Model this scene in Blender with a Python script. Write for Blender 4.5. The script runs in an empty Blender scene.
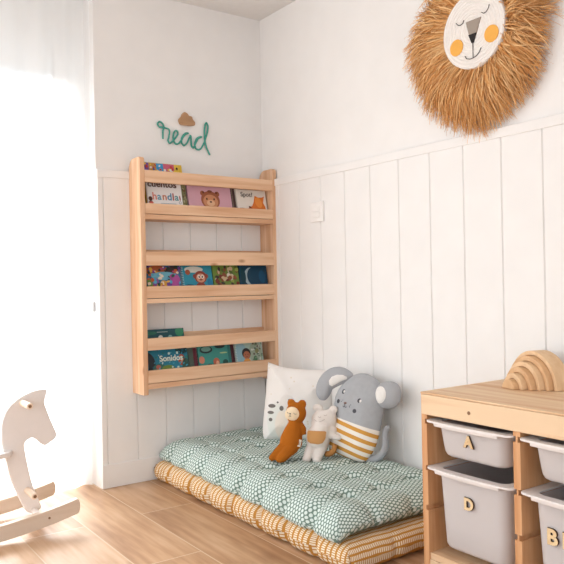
import bpy, math, random
from mathutils import Vector, Matrix, noise
R = math.radians
sin, cos, pi = math.sin, math.cos, math.pi
C = bpy.context.scene.collection
scn = bpy.context.scene

# ------------------------------------------------------------------ camera
F, YAW, PITCH, ROLL = 706.86, 0.61535, 0.00049, -0.01917
cam = bpy.data.cameras.new('camera'); camo = bpy.data.objects.new('camera', cam); C.objects.link(camo)
fw = Vector((sin(YAW)*cos(PITCH), cos(YAW)*cos(PITCH), sin(PITCH)))
rt = Vector((cos(YAW), -sin(YAW), 0)); up = rt.cross(fw)
rr = rt*cos(ROLL)+up*sin(ROLL); uu = up*cos(ROLL)-rt*sin(ROLL)
m3 = Matrix((rr, uu, -fw)).transposed()
camo.matrix_world = Matrix.Translation((-1.86287, -2.77911, 0.82422)) @ m3.to_4x4()
cam.sensor_width = 36; cam.lens = F/564*36; cam.clip_start = 0.05
scn.camera = camo

# ------------------------------------------------------------------ world, sun, exposure
w = bpy.data.worlds.new('sky'); scn.world = w; w.use_nodes = True
bg = w.node_tree.nodes['Background']
bg.inputs[0].default_value = (0.92, 0.955, 1.0, 1); bg.inputs[1].default_value = 1.25
sun = bpy.data.lights.new('sun', 'SUN'); sun.energy = 19.0; sun.angle = R(24); sun.color = (.97, .98, 1)
suno = bpy.data.objects.new('sun', sun); C.objects.link(suno)
suno.rotation_euler = Vector((0.02, -1.0, -0.52)).to_track_quat('-Z', 'Y').to_euler()
win = bpy.data.lights.new('daylight_from_left', 'AREA'); win.shape = 'RECTANGLE'; win.size = 2.6; win.size_y = 2.0
win.energy = 46; win.color = (.88, .95, 1)
wino = bpy.data.objects.new('daylight_from_left', win); C.objects.link(wino)
wino.location = (-4.4, -2.6, 1.5)
wino.rotation_euler = (Vector((-.1, -1.0, .8))-wino.location).to_track_quat('-Z', 'Y').to_euler()
scn.view_settings.view_transform = 'Standard'; scn.view_settings.look = 'None'
scn.view_settings.gamma = 1; scn.view_settings.use_curve_mapping = False
scn.view_settings.exposure = -0.04

# ------------------------------------------------------------------ helpers
def lin(c):
    if isinstance(c, str):
        c = tuple(int(c[i:i+2], 16)/255 for i in (0, 2, 4))
    return tuple(x/12.92 if x <= .04045 else ((x+.055)/1.055)**2.4 for x in c)+(1,)

class NT:
    def __init__(s, name, rough=.6, spec=.3):
        s.m = bpy.data.materials.new(name); s.m.use_nodes = True; s.t = s.m.node_tree
        s.b = s.t.nodes['Principled BSDF']; s.b.inputs['Roughness'].default_value = rough
        s.b.inputs['Specular IOR Level'].default_value = spec
    def n(s, typ, ins=None, **kw):
        x = s.t.nodes.new(typ)
        for k, v in kw.items(): setattr(x, k, v)
        for k, v in (ins or {}).items(): s.put(x.inputs[k], v)
        return x
    def put(s, sock, v):
        if isinstance(v, bpy.types.NodeSocket): s.t.links.new(v, sock)
        else: sock.default_value = v
    def ma(s, op, a, b=0.0, c=0.0):
        x = s.n('ShaderNodeMath', {0: a, 1: b, 2: c}, operation=op); return x.outputs[0]
    def mix(s, f, a, b):
        x = s.n('ShaderNodeMix', {'Factor': f}, data_type='RGBA')
        s.put(x.inputs[6], a); s.put(x.inputs[7], b); return x.outputs[2]
    def xyz(s, out='Object'):
        tc = s.n('ShaderNodeTexCoord'); sp = s.n('ShaderNodeSeparateXYZ', {0: tc.outputs[out]})
        return tc.outputs[out], sp.outputs[0], sp.outputs[1], sp.outputs[2]
    def noise(s, vec, scale, detail=3, sc=(1, 1, 1), loc=(0, 0, 0)):
        mp = s.n('ShaderNodeMapping', {0: vec}); mp.inputs['Scale'].default_value = sc; mp.inputs['Location'].default_value = loc
        return s.n('ShaderNodeTexNoise', {'Vector': mp.outputs[0], 'Scale': scale, 'Detail': detail}).outputs[0]
    def ramp(s, f, stops):
        x = s.n('ShaderNodeValToRGB', {0: f}); e = x.color_ramp.elements
        while len(e) < len(stops): e.new(.5)
        for el, (p, c) in zip(e, stops): el.position = p; el.color = c
        return x.outputs[0]
    def bump(s, h, strength=.3, dist=.01):
        x = s.n('ShaderNodeBump', {'Height': h, 'Strength': strength, 'Distance': dist})
        s.put(s.b.inputs['Normal'], x.outputs[0])
    def col(s, c): s.put(s.b.inputs['Base Color'], c); return s

_pl = {}
def plain(name, c, rough=.6, bump=0, scale=200, spec=.3, var=.0):
    key = (name, str(c))
    if key in _pl: return _pl[key]
    n = NT(name, rough, spec); v, x, y, z = n.xyz()
    nz = n.noise(v, scale*.15, 2)
    c1 = lin(c); k = .93-var
    n.col(n.mix(nz, c1, tuple(q*k for q in c1[:3])+(1,)))
    if bump: n.bump(n.noise(v, scale, 3), bump, .004)
    _pl[key] = n.m; return n.m

def pine(name, axis, light='e8c2a0', dark='ca956e', rough=.55, knots=True):
    n = NT(name, rough, .3); v, x, y, z = n.xyz()
    oi = n.n('ShaderNodeObjectInfo'); off = n.ma('MULTIPLY', oi.outputs['Random'], 37.0)
    cb = n.n('ShaderNodeCombineXYZ', {0: off, 1: off, 2: off})
    va = n.n('ShaderNodeVectorMath', {0: v, 1: cb.outputs[0]}, operation='ADD').outputs[0]
    sc = [1, 1, 1]; sc[axis] = .06
    g = n.noise(va, 38, 4, tuple(sc)); g2 = n.noise(va, 7, 2, tuple(sc))
    gg = n.ma('ADD', n.ma('MULTIPLY', g, .6), n.ma('MULTIPLY', g2, .4))
    c = n.ramp(gg, [(.36, lin(dark)), (.56, lin(light))])
    if knots:
        ks = [1, 1, 1]; ks[axis] = .45
        mp = n.n('ShaderNodeMapping', {0: va}); mp.inputs['Scale'].default_value = ks
        vo = n.n('ShaderNodeTexVoronoi', {'Vector': mp.outputs[0], 'Scale': 9.0})
        k = n.ramp(vo.outputs['Distance'], [(.035, (1, 1, 1, 1)), (.1, (0, 0, 0, 1))])
        gate = n.ma('GREATER_THAN', n.n('ShaderNodeSeparateColor', {0: vo.outputs['Color']}).outputs[0], .3)
        c = n.mix(n.ma('MULTIPLY', n.ma('MULTIPLY', k, gate), .75), c, lin('9a6138'))
    n.col(c); n.bump(g, .12, .002)
    return n.m

class M:
    """collects shapes and links them as ONE mesh object"""
    def __init__(s): s.v = []; s.f = []; s.mi = []; s.uv = None
    def add(s, vs, fs, mi=0):
        o = len(s.v); s.v += [tuple(q) for q in vs]; s.f += [tuple(i+o for i in f) for f in fs]; s.mi += [mi]*len(fs); return s
    def box(s, a, b, mi=0):
        (x0, y0, z0), (x1, y1, z1) = [min(p, q) for p, q in zip(a, b)], [max(p, q) for p, q in zip(a, b)]
        return s.add([(x0, y0, z0), (x1, y0, z0), (x1, y1, z0), (x0, y1, z0), (x0, y0, z1), (x1, y0, z1), (x1, y1, z1), (x0, y1, z1)],
              [(0, 3, 2, 1), (4, 5, 6, 7), (0, 1, 5, 4), (1, 2, 6, 5), (2, 3, 7, 6), (3, 0, 4, 7)], mi)
    def tube(s, pts, rad, seg=12, mi=0, caps=True):
        pts = [Vector(p) for p in pts]; n = len(pts)
        if not hasattr(rad, '__len__'): rad = [rad]*n
        vs = []; fs = []; prev = None
        for i, p in enumerate(pts):
            d = (pts[min(i+1, n-1)]-pts[max(i-1, 0)]).normalized()
            if prev is None:
                a = d.orthogonal().normalized()
            else:
                a = (prev-d*prev.dot(d)).normalized()
            prev = a; b = d.cross(a)
            for k in range(seg):
                t = 2*pi*k/seg; vs.append(p+(a*cos(t)+b*sin(t))*rad[i])
        for i in range(n-1):
            for k in range(seg):
                fs.append((i*seg+k, i*seg+(k+1) % seg, (i+1)*seg+(k+1) % seg, (i+1)*seg+k))
        if caps: fs += [tuple(range(seg))[::-1], tuple(range((n-1)*seg, n*seg))]
        return s.add(vs, fs, mi)
    def ell(s, c, r, mi=0, su=20, sv=12, rot=None):
        vs = []; fs = []; c = Vector(c)
        for j in range(sv+1):
            ph = pi*j/sv
            for i in range(su):
                th = 2*pi*i/su; p = Vector((r[0]*sin(ph)*cos(th), r[1]*sin(ph)*sin(th), r[2]*cos(ph)))
                if rot: p = rot @ p
                vs.append(c+p)
        for j in range(sv):
            for i in range(su):
                fs.append((j*su+i, (j+1)*su+i, (j+1)*su+(i+1) % su, j*su+(i+1) % su))
        return s.add(vs, fs, mi)
    def prism(s, poly, d0, d1, axis=1, mi=0):
        """poly in the two axes other than `axis`, extruded from d0 to d1"""
        n = len(poly)
        def pt(p, d):
            return {0: (d, p[0], p[1]), 1: (p[0], d, p[1]), 2: (p[0], p[1], d)}[axis]
        vs = [pt(p, d0) for p in poly]+[pt(p, d1) for p in poly]
        fs = [tuple(range(n)), tuple(range(2*n-1, n-1, -1))]+[(i, i+n, (i+1) % n+n, (i+1) % n) for i in range(n)]
        return s.add(vs, fs, mi)
    def build(s, name, mats, parent=None, smooth=False, bevel=0, seg=2, sub=0, fix=True):
        me = bpy.data.meshes.new(name); me.from_pydata(s.v, [], s.f)
        if not isinstance(mats, (list, tuple)): mats = [mats]
        for m in mats: me.materials.append(m)
        me.polygons.foreach_set('material_index', s.mi)
        if s.uv:
            ul = me.uv_layers.new(name='UVMap')
            for l in me.loops: ul.data[l.index].uv = s.uv[l.vertex_index]
        if fix:
            import bmesh
            bm = bmesh.new(); bm.from_mesh(me); bmesh.ops.remove_doubles(bm, verts=bm.verts, dist=1e-6)
            bmesh.ops.recalc_face_normals(bm, faces=bm.faces); bm.to_mesh(me); bm.free()
        if smooth: me.polygons.foreach_set('use_smooth', [True]*len(me.polygons))
        o = bpy.data.objects.new(name, me); C.objects.link(o)
        if parent: o.parent = parent
        if bevel:
            b = o.modifiers.new('bevel', 'BEVEL'); b.width = bevel; b.segments = seg; b.limit_method = 'ANGLE'; b.angle_limit = R(40)
        if sub:
            b = o.modifiers.new('sub', 'SUBSURF'); b.levels = sub; b.render_levels = sub
        return o

def tag(o, label=None, cat=None, group=None, kind=None):
    if label: o['label'] = label
    if cat: o['category'] = cat
    if group: o['group'] = group
    if kind: o['kind'] = kind
    return o
def thing(name, label, cat, loc=(0, 0, 0), rot=(0, 0, 0), group=None):
    o = bpy.data.objects.new(name, None); C.objects.link(o); o.location = loc; o.rotation_euler = rot
    o.empty_display_size = .05
    return tag(o, label, cat, group)
def struct(o): o['kind'] = 'structure'; return o
def bake(o, name=None, smooth=True):
    """replace an object by its evaluated mesh"""
    dg = bpy.context.evaluated_depsgraph_get(); dg.update()
    me = bpy.data.meshes.new_from_object(o.evaluated_get(dg))
    par = o.parent; mw = o.matrix_local.copy(); nm = name or o.name
    bpy.data.objects.remove(o)
    n = bpy.data.objects.new(nm, me); C.objects.link(n); n.name = nm
    if par: n.parent = par
    n.matrix_local = mw
    if smooth: me.polygons.foreach_set('use_smooth', [True]*len(me.polygons))
    return n
def blob(name, build, mat, parent, voxel=.004, smooth=8):
    """overlapping rounded volumes fused into one continuous skin"""
    m = M(); build(m); o = m.build(name, mat, parent, fix=False)
    r = o.modifiers.new('r', 'REMESH'); r.mode = 'VOXEL'; r.voxel_size = voxel
    s = o.modifiers.new('s', 'SMOOTH'); s.factor = .5; s.iterations = smooth
    n = bake(o, name)
    if not n.data.materials: n.data.materials.append(mat)
    return n
def text(s, size, mat, parent, loc, rot=(pi/2, 0, 0), ext=.0005, name='lettering', offset=0, sx=1, shear=0, align='LEFT'):
    cu = bpy.data.curves.new(name, 'FONT'); cu.body = s; cu.size = size; cu.extrude = ext; cu.offset = offset; cu.align_x = align
    cu.shear = shear; cu.resolution_u = 4
    o = bpy.data.objects.new(name, cu); C.objects.link(o); o.parent = parent; o.location = loc; o.rotation_euler = rot; o.scale = (sx, 1, 1)
    cu.materials.append(mat)
    return bake(o, name, smooth=False)
def smoothpts(pts, k=6, closed=False):
    """Catmull-Rom through pts"""
    P = [Vector(p) for p in pts]; n = len(P); out = []
    for i in range(n if closed else n-1):
        if closed: a, b, c, d = P[(i-1) % n], P[i], P[(i+1) % n], P[(i+2) % n]
        else: a, b, c, d = P[max(i-1, 0)], P[i], P[i+1], P[min(i+2, n-1)]
        for j in range(k):
            t = j/k
            out.append(.5*((2*b)+(c-a)*t+(2*a-5*b+4*c-d)*t*t+(3*b-a-3*c+d)*t**3))
    if not closed: out.append(P[-1])
    return out

# ------------------------------------------------------------------ materials
m_wall = plain('white_wall_paint', 'efedeb', .7, .05, 90)
m_panel = plain('white_panel_paint', 'efedeb', .45, .02, 60)
m_ceil = plain('white_ceiling_paint', 'eae9e8', .8)
m_frame = plain('white_window_lacquer', 'f4f4f4', .35)
pine_x, pine_y, pine_z = [pine('pine_grain_%s' % a, i) for i, a in enumerate(('across', 'deep', 'up'))]
tro_y = pine('cabinet_pine_across', 1, 'e8cba8', 'd3a67c'); tro_z = pine('cabinet_pine_up', 2, 'e0b184', 'c98e5f'); tro_x = pine('cabinet_pine_deep', 0, 'e0b184', 'c98e5f')

def floor_mat():
    n = NT('oak_look_planks', .38, .4); v, x, y, z = n.xyz()
    cb = n.n('ShaderNodeCombineXYZ', {0: n.ma('ADD', y, .4+12), 1: n.ma('ADD', x, .6125+12*.2075), 2: 0.0})
    br = n.n('ShaderNodeTexBrick', {'Vector': cb.outputs[0], 'Scale': 1.0, 'Mortar Size': .0022, 'Mortar Smooth': .1, 'Brick Width': 1.2, 'Row Height': .2075})
    br.offset = .37; br.offset_frequency = 2
    br.inputs['Color1'].default_value = (0, 0, 0, 1); br.inputs['Color2'].default_value = (1, 1, 1, 1); br.inputs['Mortar'].default_value = (.5, .5, .5, 1)
    rnd = n.n('ShaderNodeSeparateColor', {0: br.outputs[0]}).outputs[0]
    cb2 = n.n('ShaderNodeCombineXYZ', {0: n.ma('MULTIPLY', rnd, 9.), 1: n.ma('MULTIPLY', rnd, 5.), 2: 0.})
    va = n.n('ShaderNodeVectorMath', {0: v, 1: cb2.outputs[0]}, operation='ADD').outputs[0]
    g = n.noise(va, 30, 5, (1, .09, 1)); g2 = n.noise(va, 5, 3, (1, .35, 1))
    gg = n.ma('ADD', n.ma('MULTIPLY', g, .5), n.ma('ADD', n.ma('MULTIPLY', g2, .5), n.ma('MULTIPLY', n.ma('SUBTRACT', rnd, .5), .05)))
    c = n.ramp(gg, [(.36, lin('9a7150')), (.5, lin('bb9471')), (.64, lin('cfae90'))])
    mp = n.n('ShaderNodeMapping', {0: va}); mp.inputs['Scale'].default_value = (1, .5, 1)
    vo = n.n('ShaderNodeTexVoronoi', {'Vector': mp.outputs[0], 'Scale': 6.})
    k = n.ramp(vo.outputs['Distance'], [(.02, (1, 1, 1, 1)), (.2, (0, 0, 0, 1))])
    gate = n.ma('GREATER_THAN', n.n('ShaderNodeSeparateColor', {0: vo.outputs['Color']}).outputs[0], .5)
    c = n.mix(n.ma('MULTIPLY', n.ma('MULTIPLY', k, gate), .75), c, lin('7a4d30'))
    c = n.mix(br.outputs['Fac'], c, lin('cdb499'))
    n.col(c); n.bump(g, .06, .002); return n.m

def hexdot_mat():
    n = NT('green_cotton_with_white_dots', .85, .1)
    uvn = n.n('ShaderNodeUVMap'); sp = n.n('ShaderNodeSeparateXYZ', {0: uvn.outputs[0]}); u, v = sp.outputs[0], sp.outputs[1]
    nzv = n.noise(uvn.outputs[0], 14, 2)
    u = n.ma('ADD', u, n.ma('MULTIPLY', nzv, .006))
    a, b = .0145, .0251
    def cell(du, dv):
        p = n.ma('DIVIDE', n.ma('ADD', u, du), b); q = n.ma('DIVIDE', n.ma('ADD', v, dv), a)
        p = n.ma('SUBTRACT', n.ma('FRACT', p), .5); q = n.ma('SUBTRACT', n.ma('FRACT', q), .5)
        p = n.ma('MULTIPLY', p, b); q = n.ma('MULTIPLY', q, a)
        return n.ma('SQRT', n.ma('ADD', n.ma('POWER', n.ma('MULTIPLY', p, .85), 2.), n.ma('POWER', n.ma('MULTIPLY', q, 1.05), 2.)))
    d = n.ma('MINIMUM', cell(10., 10.), cell(10+b/2, 10+a/2))
    dot = n.ramp(n.ma('DIVIDE', d, .0057), [(.80, (1, 1, 1, 1)), (.98, (0, 0, 0, 1))])
    n.col(n.mix(dot, lin('71897f'), lin('d9e5e1')))
    n.bump(n.noise(uvn.outputs[0], 500, 2), .15, .001); return n.m

def dash_mat():
    n = NT('ochre_cotton_with_dash_rows', .85, .1)
    uvn = n.n('ShaderNodeUVMap'); sp = n.n('ShaderNodeSeparateXYZ', {0: uvn.outputs[0]}); u, v = sp.outputs[0], sp.outputs[1]
    wob = n.noise(uvn.outputs[0], 9, 2)
    v = n.ma('ADD', v, n.ma('MULTIPLY', wob, .012))
    P = .0225
    row = n.ma('DIVIDE', n.ma('ADD', v, 10.), P)
    fr = n.ma('ABSOLUTE', n.ma('SUBTRACT', n.ma('FRACT', row), .5))
    rid = n.ma('FLOOR', row)
    dash = n.ma('ABSOLUTE', n.ma('SUBTRACT', n.ma('FRACT', n.ma('ADD', n.ma('DIVIDE', n.ma('ADD', u, 10.), .0078), n.ma('MULTIPLY', rid, .37))), .5))
    inrow = n.ma('LESS_THAN', fr, .32); ind = n.ma('LESS_THAN', dash, .32)
    k = n.ma('MULTIPLY', inrow, ind)
    n.col(n.mix(k, lin('c08943'), lin('ebdfc8')))
    n.bump(n.noise(uvn.outputs[0], 500, 2), .15, .001); return n.m

# ------------------------------------------------------------------ setting
HD, HB, XL, HC = 1.266, .096, -.816, 2.063
o = struct(M().box((-4.2, -4.8, -.06), (.15, .42, 0)).build('floor', floor_mat()))
o = struct(M().box((-4.2, -4.8, HC), (.15, .42, HC+.06)).build('ceiling', m_ceil))

def boards(edges, horiz, sgn):
    """tongue-and-groove boards with V joints; profile swept upwards from HB to HD"""
    prof = []
    for i in range(len(edges)-1):
        a, b = edges[i], edges[i+1]; g = .003
        prof += [(a, .007), (a+g, .012), (b-g, .012)]
    prof += [(edges[-1], .007), (edges[-1], 0), (edges[0], 0)]
    return prof
eb = [XL, -.79]+[-.79+.1317*k for k in range(1, 6)]+[0-.012]
m = M(); m.box((XL, 0, 0), (.15, .34, HC))
m.prism([(x, -d) for x, d in boards(eb, 1, 1)], HB, HD, 2)
struct(m.build('wall_back', m_panel))
er = [-4.8]+[-1.514-.1525*k for k in range(21, 0, -1)]+[-1.514, -1.366, -1.214, -1.065, -.912, -.758, -.607, -.451, -.30, -.15, -.012]
m = M(); m.box((0, -4.8, 0), (.15, 0, HC))
m.prism([(-d, y) for y, d in boards(er, 0, 1)], HB, HD, 2)
struct(m.build('wall_right', m_panel))
struct(M().box((XL, -.016, 0), (0, 0, HB)).build('baseboard_back', m_panel, bevel=.002))
struct(M().box((-.016, -4.8, 0), (0, -.016, HB)).build('baseboard_right', m_panel, bevel=.002))
struct(M().box((XL, -.016, HD), (0, 0, HD+.032)).build('trim_1', m_panel, bevel=.002))
struct(M().box((-.016, -4.8, HD), (0, -.016, HD+.032)).build('trim_2', m_panel, bevel=.002))
# window recess beside the back wall
struct(M().box((-4.2, .30, 1.905), (XL, .42, HC)).build('wall_above_window', m_wall))
wf = struct(M().box((-.886, .305, 0), (XL, .365, 1.905)).box((-3.4, .305, 1.76), (-.886, .365, 1.905))
            .box((-3.4, .305, 0), (-.886, .365, .09)).box((-2.2, .305, .09), (-2.1, .365, 1.76)).build('window_1', m_frame, bevel=.004))
gl = NT('window_glass', .02)
gt_ = gl.n('ShaderNodeBsdfTransparent', {0: (.97, .985, .98, 1)}); gg_ = gl.n('ShaderNodeBsdfGlossy', {'Roughness': .02})
gm_ = gl.n('ShaderNodeMixShader', {0: gl.n('ShaderNodeFresnel', {0: 1.45}).outputs[0], 1: gt_.outputs[0], 2: gg_.outputs[0]})
gl.t.links.new(gm_.outputs[0], gl.t.nodes['Material Output'].inputs[0])
pane = M().box((-2.1, .33, .09), (-.886, .334, 1.76)).box((-3.4, .33, .09), (-2.2, .334, 1.76)).build('window_pane', gl.m, wf)

# sheer curtain and its rail
cn = NT('sheer_white_voile', .9, .05)
tr = cn.n('ShaderNodeBsdfTransparent', {0: (1, 1, 1, 1)}); tl = cn.n('ShaderNodeBsdfTranslucent', {0: lin('fbfbfb')}); df = cn.n('ShaderNodeBsdfDiffuse', {0: lin('f6f6f6')})
mx = cn.n('ShaderNodeMixShader', {0: .35, 1: tl.outputs[0], 2: df.outputs[0]})
mx2 = cn.n('ShaderNodeMixShader', {0: .27, 1: mx.outputs[0], 2: tr.outputs[0]})
cn.t.links.new(mx2.outputs[0], cn.t.nodes['Material Output'].inputs[0])
m = M(); nx, nz = 420, 24; vs = []; fs = []
for j in range(nz+1):
    z = .006+(2.022-.006)*j/nz
    for i in range(nx+1):
        x = -3.2+(3.2-.832)*i/nx; s = -.832-x
        f = .012*sin(s*55+1.4*sin(s*5))+.008*sin(s*23+z*.4)
        if s < .10: f *= 1.2
        vs.append((x, .058+f*(1-.25*z/2), z))
for j in range(nz):
    for i in range(nx):
        q = j*(nx+1)+i; fs.append((q, q+1, q+nx+2, q+nx+1))
m.add(vs, fs)
cur = m.build('sheer_curtain', cn.m, smooth=True)
tag(cur, 'floor-length sheer white curtain hanging over the bright window', 'curtain')
rail = thing('curtain_rail', 'white rail under the ceiling that carries the sheer curtain', 'curtain rail', (-.832, .058, 2.035))
M().box((-2.4, -.011, -.009), (0, .011, .014)).build('track', m_frame, rail, bevel=.003)
M().box((-.004, -.014, -.012), (.010, .014, .016)).build('end_cap', m_frame, rail, bevel=.003)
for y_ in (0,):
    M().box((-.14, -.009, .012), (-.10, .009, .0279)).build('bracket', m_frame, rail)
cord = thing('blind_cord', 'thin white cord with a small grey weight beside the curtain edge', 'blind cord', (-.828, .012, .75))
M().tube([(0, 0, 0), (0, 0, 1.31)], .0012, 8).build('cord', m_frame, cord)
M().tube([(0, 0, -.03), (0, 0, -.025), (0, 0, .005), (0, 0, .01)], [.004, .006, .006, .003], 14).build('weight', plain('grey_plastic', 'c9cacc', .4), cord, smooth=True)

# light switch on the right wall
sw = thing('light_switch', 'white double light switch on the panelled right wall beside the bookshelf', 'light switch', (-.012, -.434, 1.118))
m_sw = plain('white_switch_plastic', 'f3f0ed', .3)
M().box((-.009, -.043, -.042), (0, .043, .042)).build('switch_plate', m_sw, sw, bevel=.002)
for z0 in (-.0245, .0013):
    M().box((-.013, -.026, z0), (-.007, .026, z0+.0232)).build('rocker', m_sw, sw, bevel=.001)

# ------------------------------------------------------------------ wall bookshelf
SX0, SX1, SD = -.678, -.006, .122
shelf = thing('wall_bookshelf', 'tall unpainted pine picture-book rack with three tiers hung on the back wall', 'bookshelf', (SX0, -.012, .377))
# local frame: x right, y back (0 = board face), z up
Z0 = .377; TOP = 1.345-Z0; DEP = SD-.012; T = .0215; W = SX1-SX0
prof = [(-DEP, 0.0), (0, 0), (0, TOP-.045)]
for k in range(7):
    a = pi/2*k/6; prof.append((-.04+.04*cos(a)-.0, TOP-.045+.045*sin(a)))
prof += [(-DEP+.012, TOP), (-DEP+.004, TOP-.004), (-DEP, TOP-.012)]
for x0 in (0, W-T):
    M().prism(prof, x0, x0+T, 0).build('side_panel', pine_z, shelf, bevel=.0015)
tiers = [(1.092, 1.112, 1.114, 1.157, 1.243, 1.292), (.749, .767, .769, .818, .903, .960), (.400, .421, .423, .475, .557, .606)]
for (b0, b1, l0, l1, u0, u1) in tiers:
    M().box((T, -DEP+.001, b0-Z0), (W-T, 0, b1-Z0)).build('shelf_board', pine_x, shelf, bevel=.001)
    M().box((T, -DEP, l0-Z0), (W-T, -DEP+.018, l1-Z0)).build('front_lip', pine_x, shelf, bevel=.0015)
    M().box((T, -DEP, u0-Z0), (W-T, -DEP+.018, u1-Z0)).build('front_rail', pine_x, shelf, bevel=.0015)
    M().box((T, -.016, u0+.012-Z0), (W-T, 0, u1+.012-Z0)).build('back_rail', pine_x, shelf, bevel=.0015)

# ------------------------------------------------------------------ books
_bc = {}
def bc(c): return plain('printed_'+c, c, .45)
m_page = plain('book_pages', 'e9e4da', .8)
def E(cx, cy, rx, ry, col, rot=0, n=20):
    return ([(cx+rx*cos(t)*cos(rot)-ry*sin(t)*sin(rot), cy+rx*cos(t)*sin(rot)+ry*sin(t)*cos(rot)) for t in [2*pi*k/n for k in range(n)]], col)
def Q(x0, y0, x1, y1, col): return ([(x0, y0), (x1, y0), (x1, y1), (x0, y1)], col)
def book(label, xa, xb, base, h, cover, shapes=(), y=-.101, lean=13, thick=.009, spiral=None, group=None, roll=0, name='picture_book'):
    b = thing(name, label, 'book', (xa-.0055, y, base+.0008), (-R(lean), R(roll), 0), group)
    W_ = xb-xa
    cols = [cover]+[s[1] for s in shapes]; uniq = []
    for c in cols:
        if c not in uniq: uniq.append(c)
    m = M(); m.box((0, 0, 0), (W_, .0012, h)); m.box((0, thick-.0012, 0), (W_, thick, h)); m.box((-.0008, 0, 0), (.001, thick, h))
    for k, (poly, c) in enumerate(shapes):
        poly = [(min(max(px, .001), W_-.001), min(max(pz, .001), h-.001)) for px, pz in poly]
        m.add([(px, -.00012*(k+1), pz) for px, pz in poly], [tuple(range(len(poly)))], uniq.index(c))
    m.build('cover', [bc(c) for c in uniq], b, fix=False)
    M().box((.001, .0012, .002), (W_-.002, thick-.0012, h-.002)).build('page_block', m_page, b)
    if spiral:
        sm = M(); k = 0; z = .012
        while z < h-.008:
            sm.tube([(.0015+.0055*cos(t), thick/2+.0078*sin(t), z) for t in [2*pi*q/10 for q in range(11)]], .0008, 5, caps=False); z += .0075
        sm.build('spiral_binding', plain('white_wire', spiral, .3), b, fix=False)
    return b
rnd = random.Random(4)
def scatter(x0, x1, z0, z1, cols, n, r0=.004, r1=.012, sd=1):
    q = random.Random(sd); return [E(q.uniform(x0, x1), q.uniform(z0, z1), q.uniform(r0, r1), q.uniform(r0, r1), q.choice(cols), q.uniform(0, 3), 12) for _ in range(n)]

T1, T2, T3 = 1.112, .767, .421
# tier 1
b = book('tall book with multicoloured top edge rising above the topmost rail of the bookshelf', -.623, -.440, T1, .232, 'd8b23a',
     [Q(.0, .17, .028, .232, '7a58a6'), Q(.028, .17, .062, .232, 'c7924f'), Q(.062, .17, .095, .232, '3f9bd0'), Q(.095, .17, .146, .232, 'c8607a'), Q(.146, .17, .168, .232, 'e2c04a')]
     + scatter(.004, .145, .185, .232, ['e8e0d8', 'c9433f', '3a4a8c', 'f0c84a'], 26, .003, .007, 3)+[E(.157, .212, .005, .006, '4a2a1c')], y=-.088)
b = book('white picture book with multicoloured lettering at the left of the uppermost tier', -.622, -.463, T1, .158, 'ece8e6',
     [E(.012, .070, .009, .010, '5a3328'), Q(.004, .045, .020, .060, '3c2a2a'), E(.014, .052, .010, .006, 'c85a52'), Q(0, .148, .159, .158, 'b55a4c'),
      E(.148, .078, .003, .012, 'a33d2e'), E(.147, .058, .006, .006, '3a3f4a'), E(.147, .058, .0045, .0045, 'ece8e6'),
      Q(.056, .0505, .128, .0525, '8fa3b0')], y=-.101)
x = .020
for ch, c, w_ in (('h', 'd9897a', .021), ('a', '6f9fb5', .021), ('n', 'c47d5c', .021), ('d', '5f8fae', .022), ('l', 'b35c50', .010), ('a', '6a9aa0', .020)):
    text(ch, .044, bc(c), b, (x, -.0016, .067), ext=.0004, name='letter', offset=.0008); x += w_*1.08
text('cuentos', .040, bc('5a3a34'), b, (.004, -.0016, .123), ext=.0004, name='title', sx=1.05, offset=.0008)
book('narrow olive green book spine between the white and the pink book', -.459, -.440, T1, .150, '7f7b55', scatter(.002, .017, .04, .14, ['5d6240', 'a7a081', '6b4a36'], 14, .003, .006, 5), y=-.097, thick=.007)
b = book('pink picture book with a brown lion cub face in the uppermost tier', -.432, -.217, T1, .185, 'd2a3b0',
     [E(.108, .078, .047, .042, '9a5b40'), E(.072, .108, .012, .012, '9a5b40'), E(.144, .108, .012, .012, '9a5b40'), E(.108, .072, .037, .032, 'c98b64'),
      E(.108, .065, .020, .014, 'e0b48e'), E(.090, .083, .004, .005, '3a221a'), E(.126, .083, .004, .005, '3a221a'), E(.108, .070, .006, .004, '4a2a20'),
      E(.076, .112, .005, .005, '6b3a28'), E(.140, .112, .005, .005, '6b3a28'), E(.108, .118, .012, .006, '7c4630')], y=-.099)
book('dark brown narrow book standing between the pink book and the orange-figure book', -.214, -.193, T1, .150, '4d3b36', [Q(.004, .03, .008, .14, '7b6a5c')], y=-.095, thick=.007)
b = book('cream book with an orange animal shape at the right of the uppermost tier', -.189, -.030, T1, .138, 'e6ddd2',
     [([(.050, .042), (.062, .056), (.078, .062), (.088, .080), (.098, .112), (.118, .104), (.140, .106), (.150, .112), (.140, .080), (.150, .060), (.152, .036), (.110, .036), (.07, .036)], 'd9752f'),
      E(.115, .080, .018, .026, 'e79040', .3), E(.068, .048, .010, .007, '9c4522'), E(.064, .057, .005, .004, '4a241a'), Q(.012, .048, .034, .0505, '7a6f66')], y=-.1)
text('Spot?', .030, bc('5d5148'), b, (.022, -.0016, .105), ext=.0004, name='title')
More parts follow.
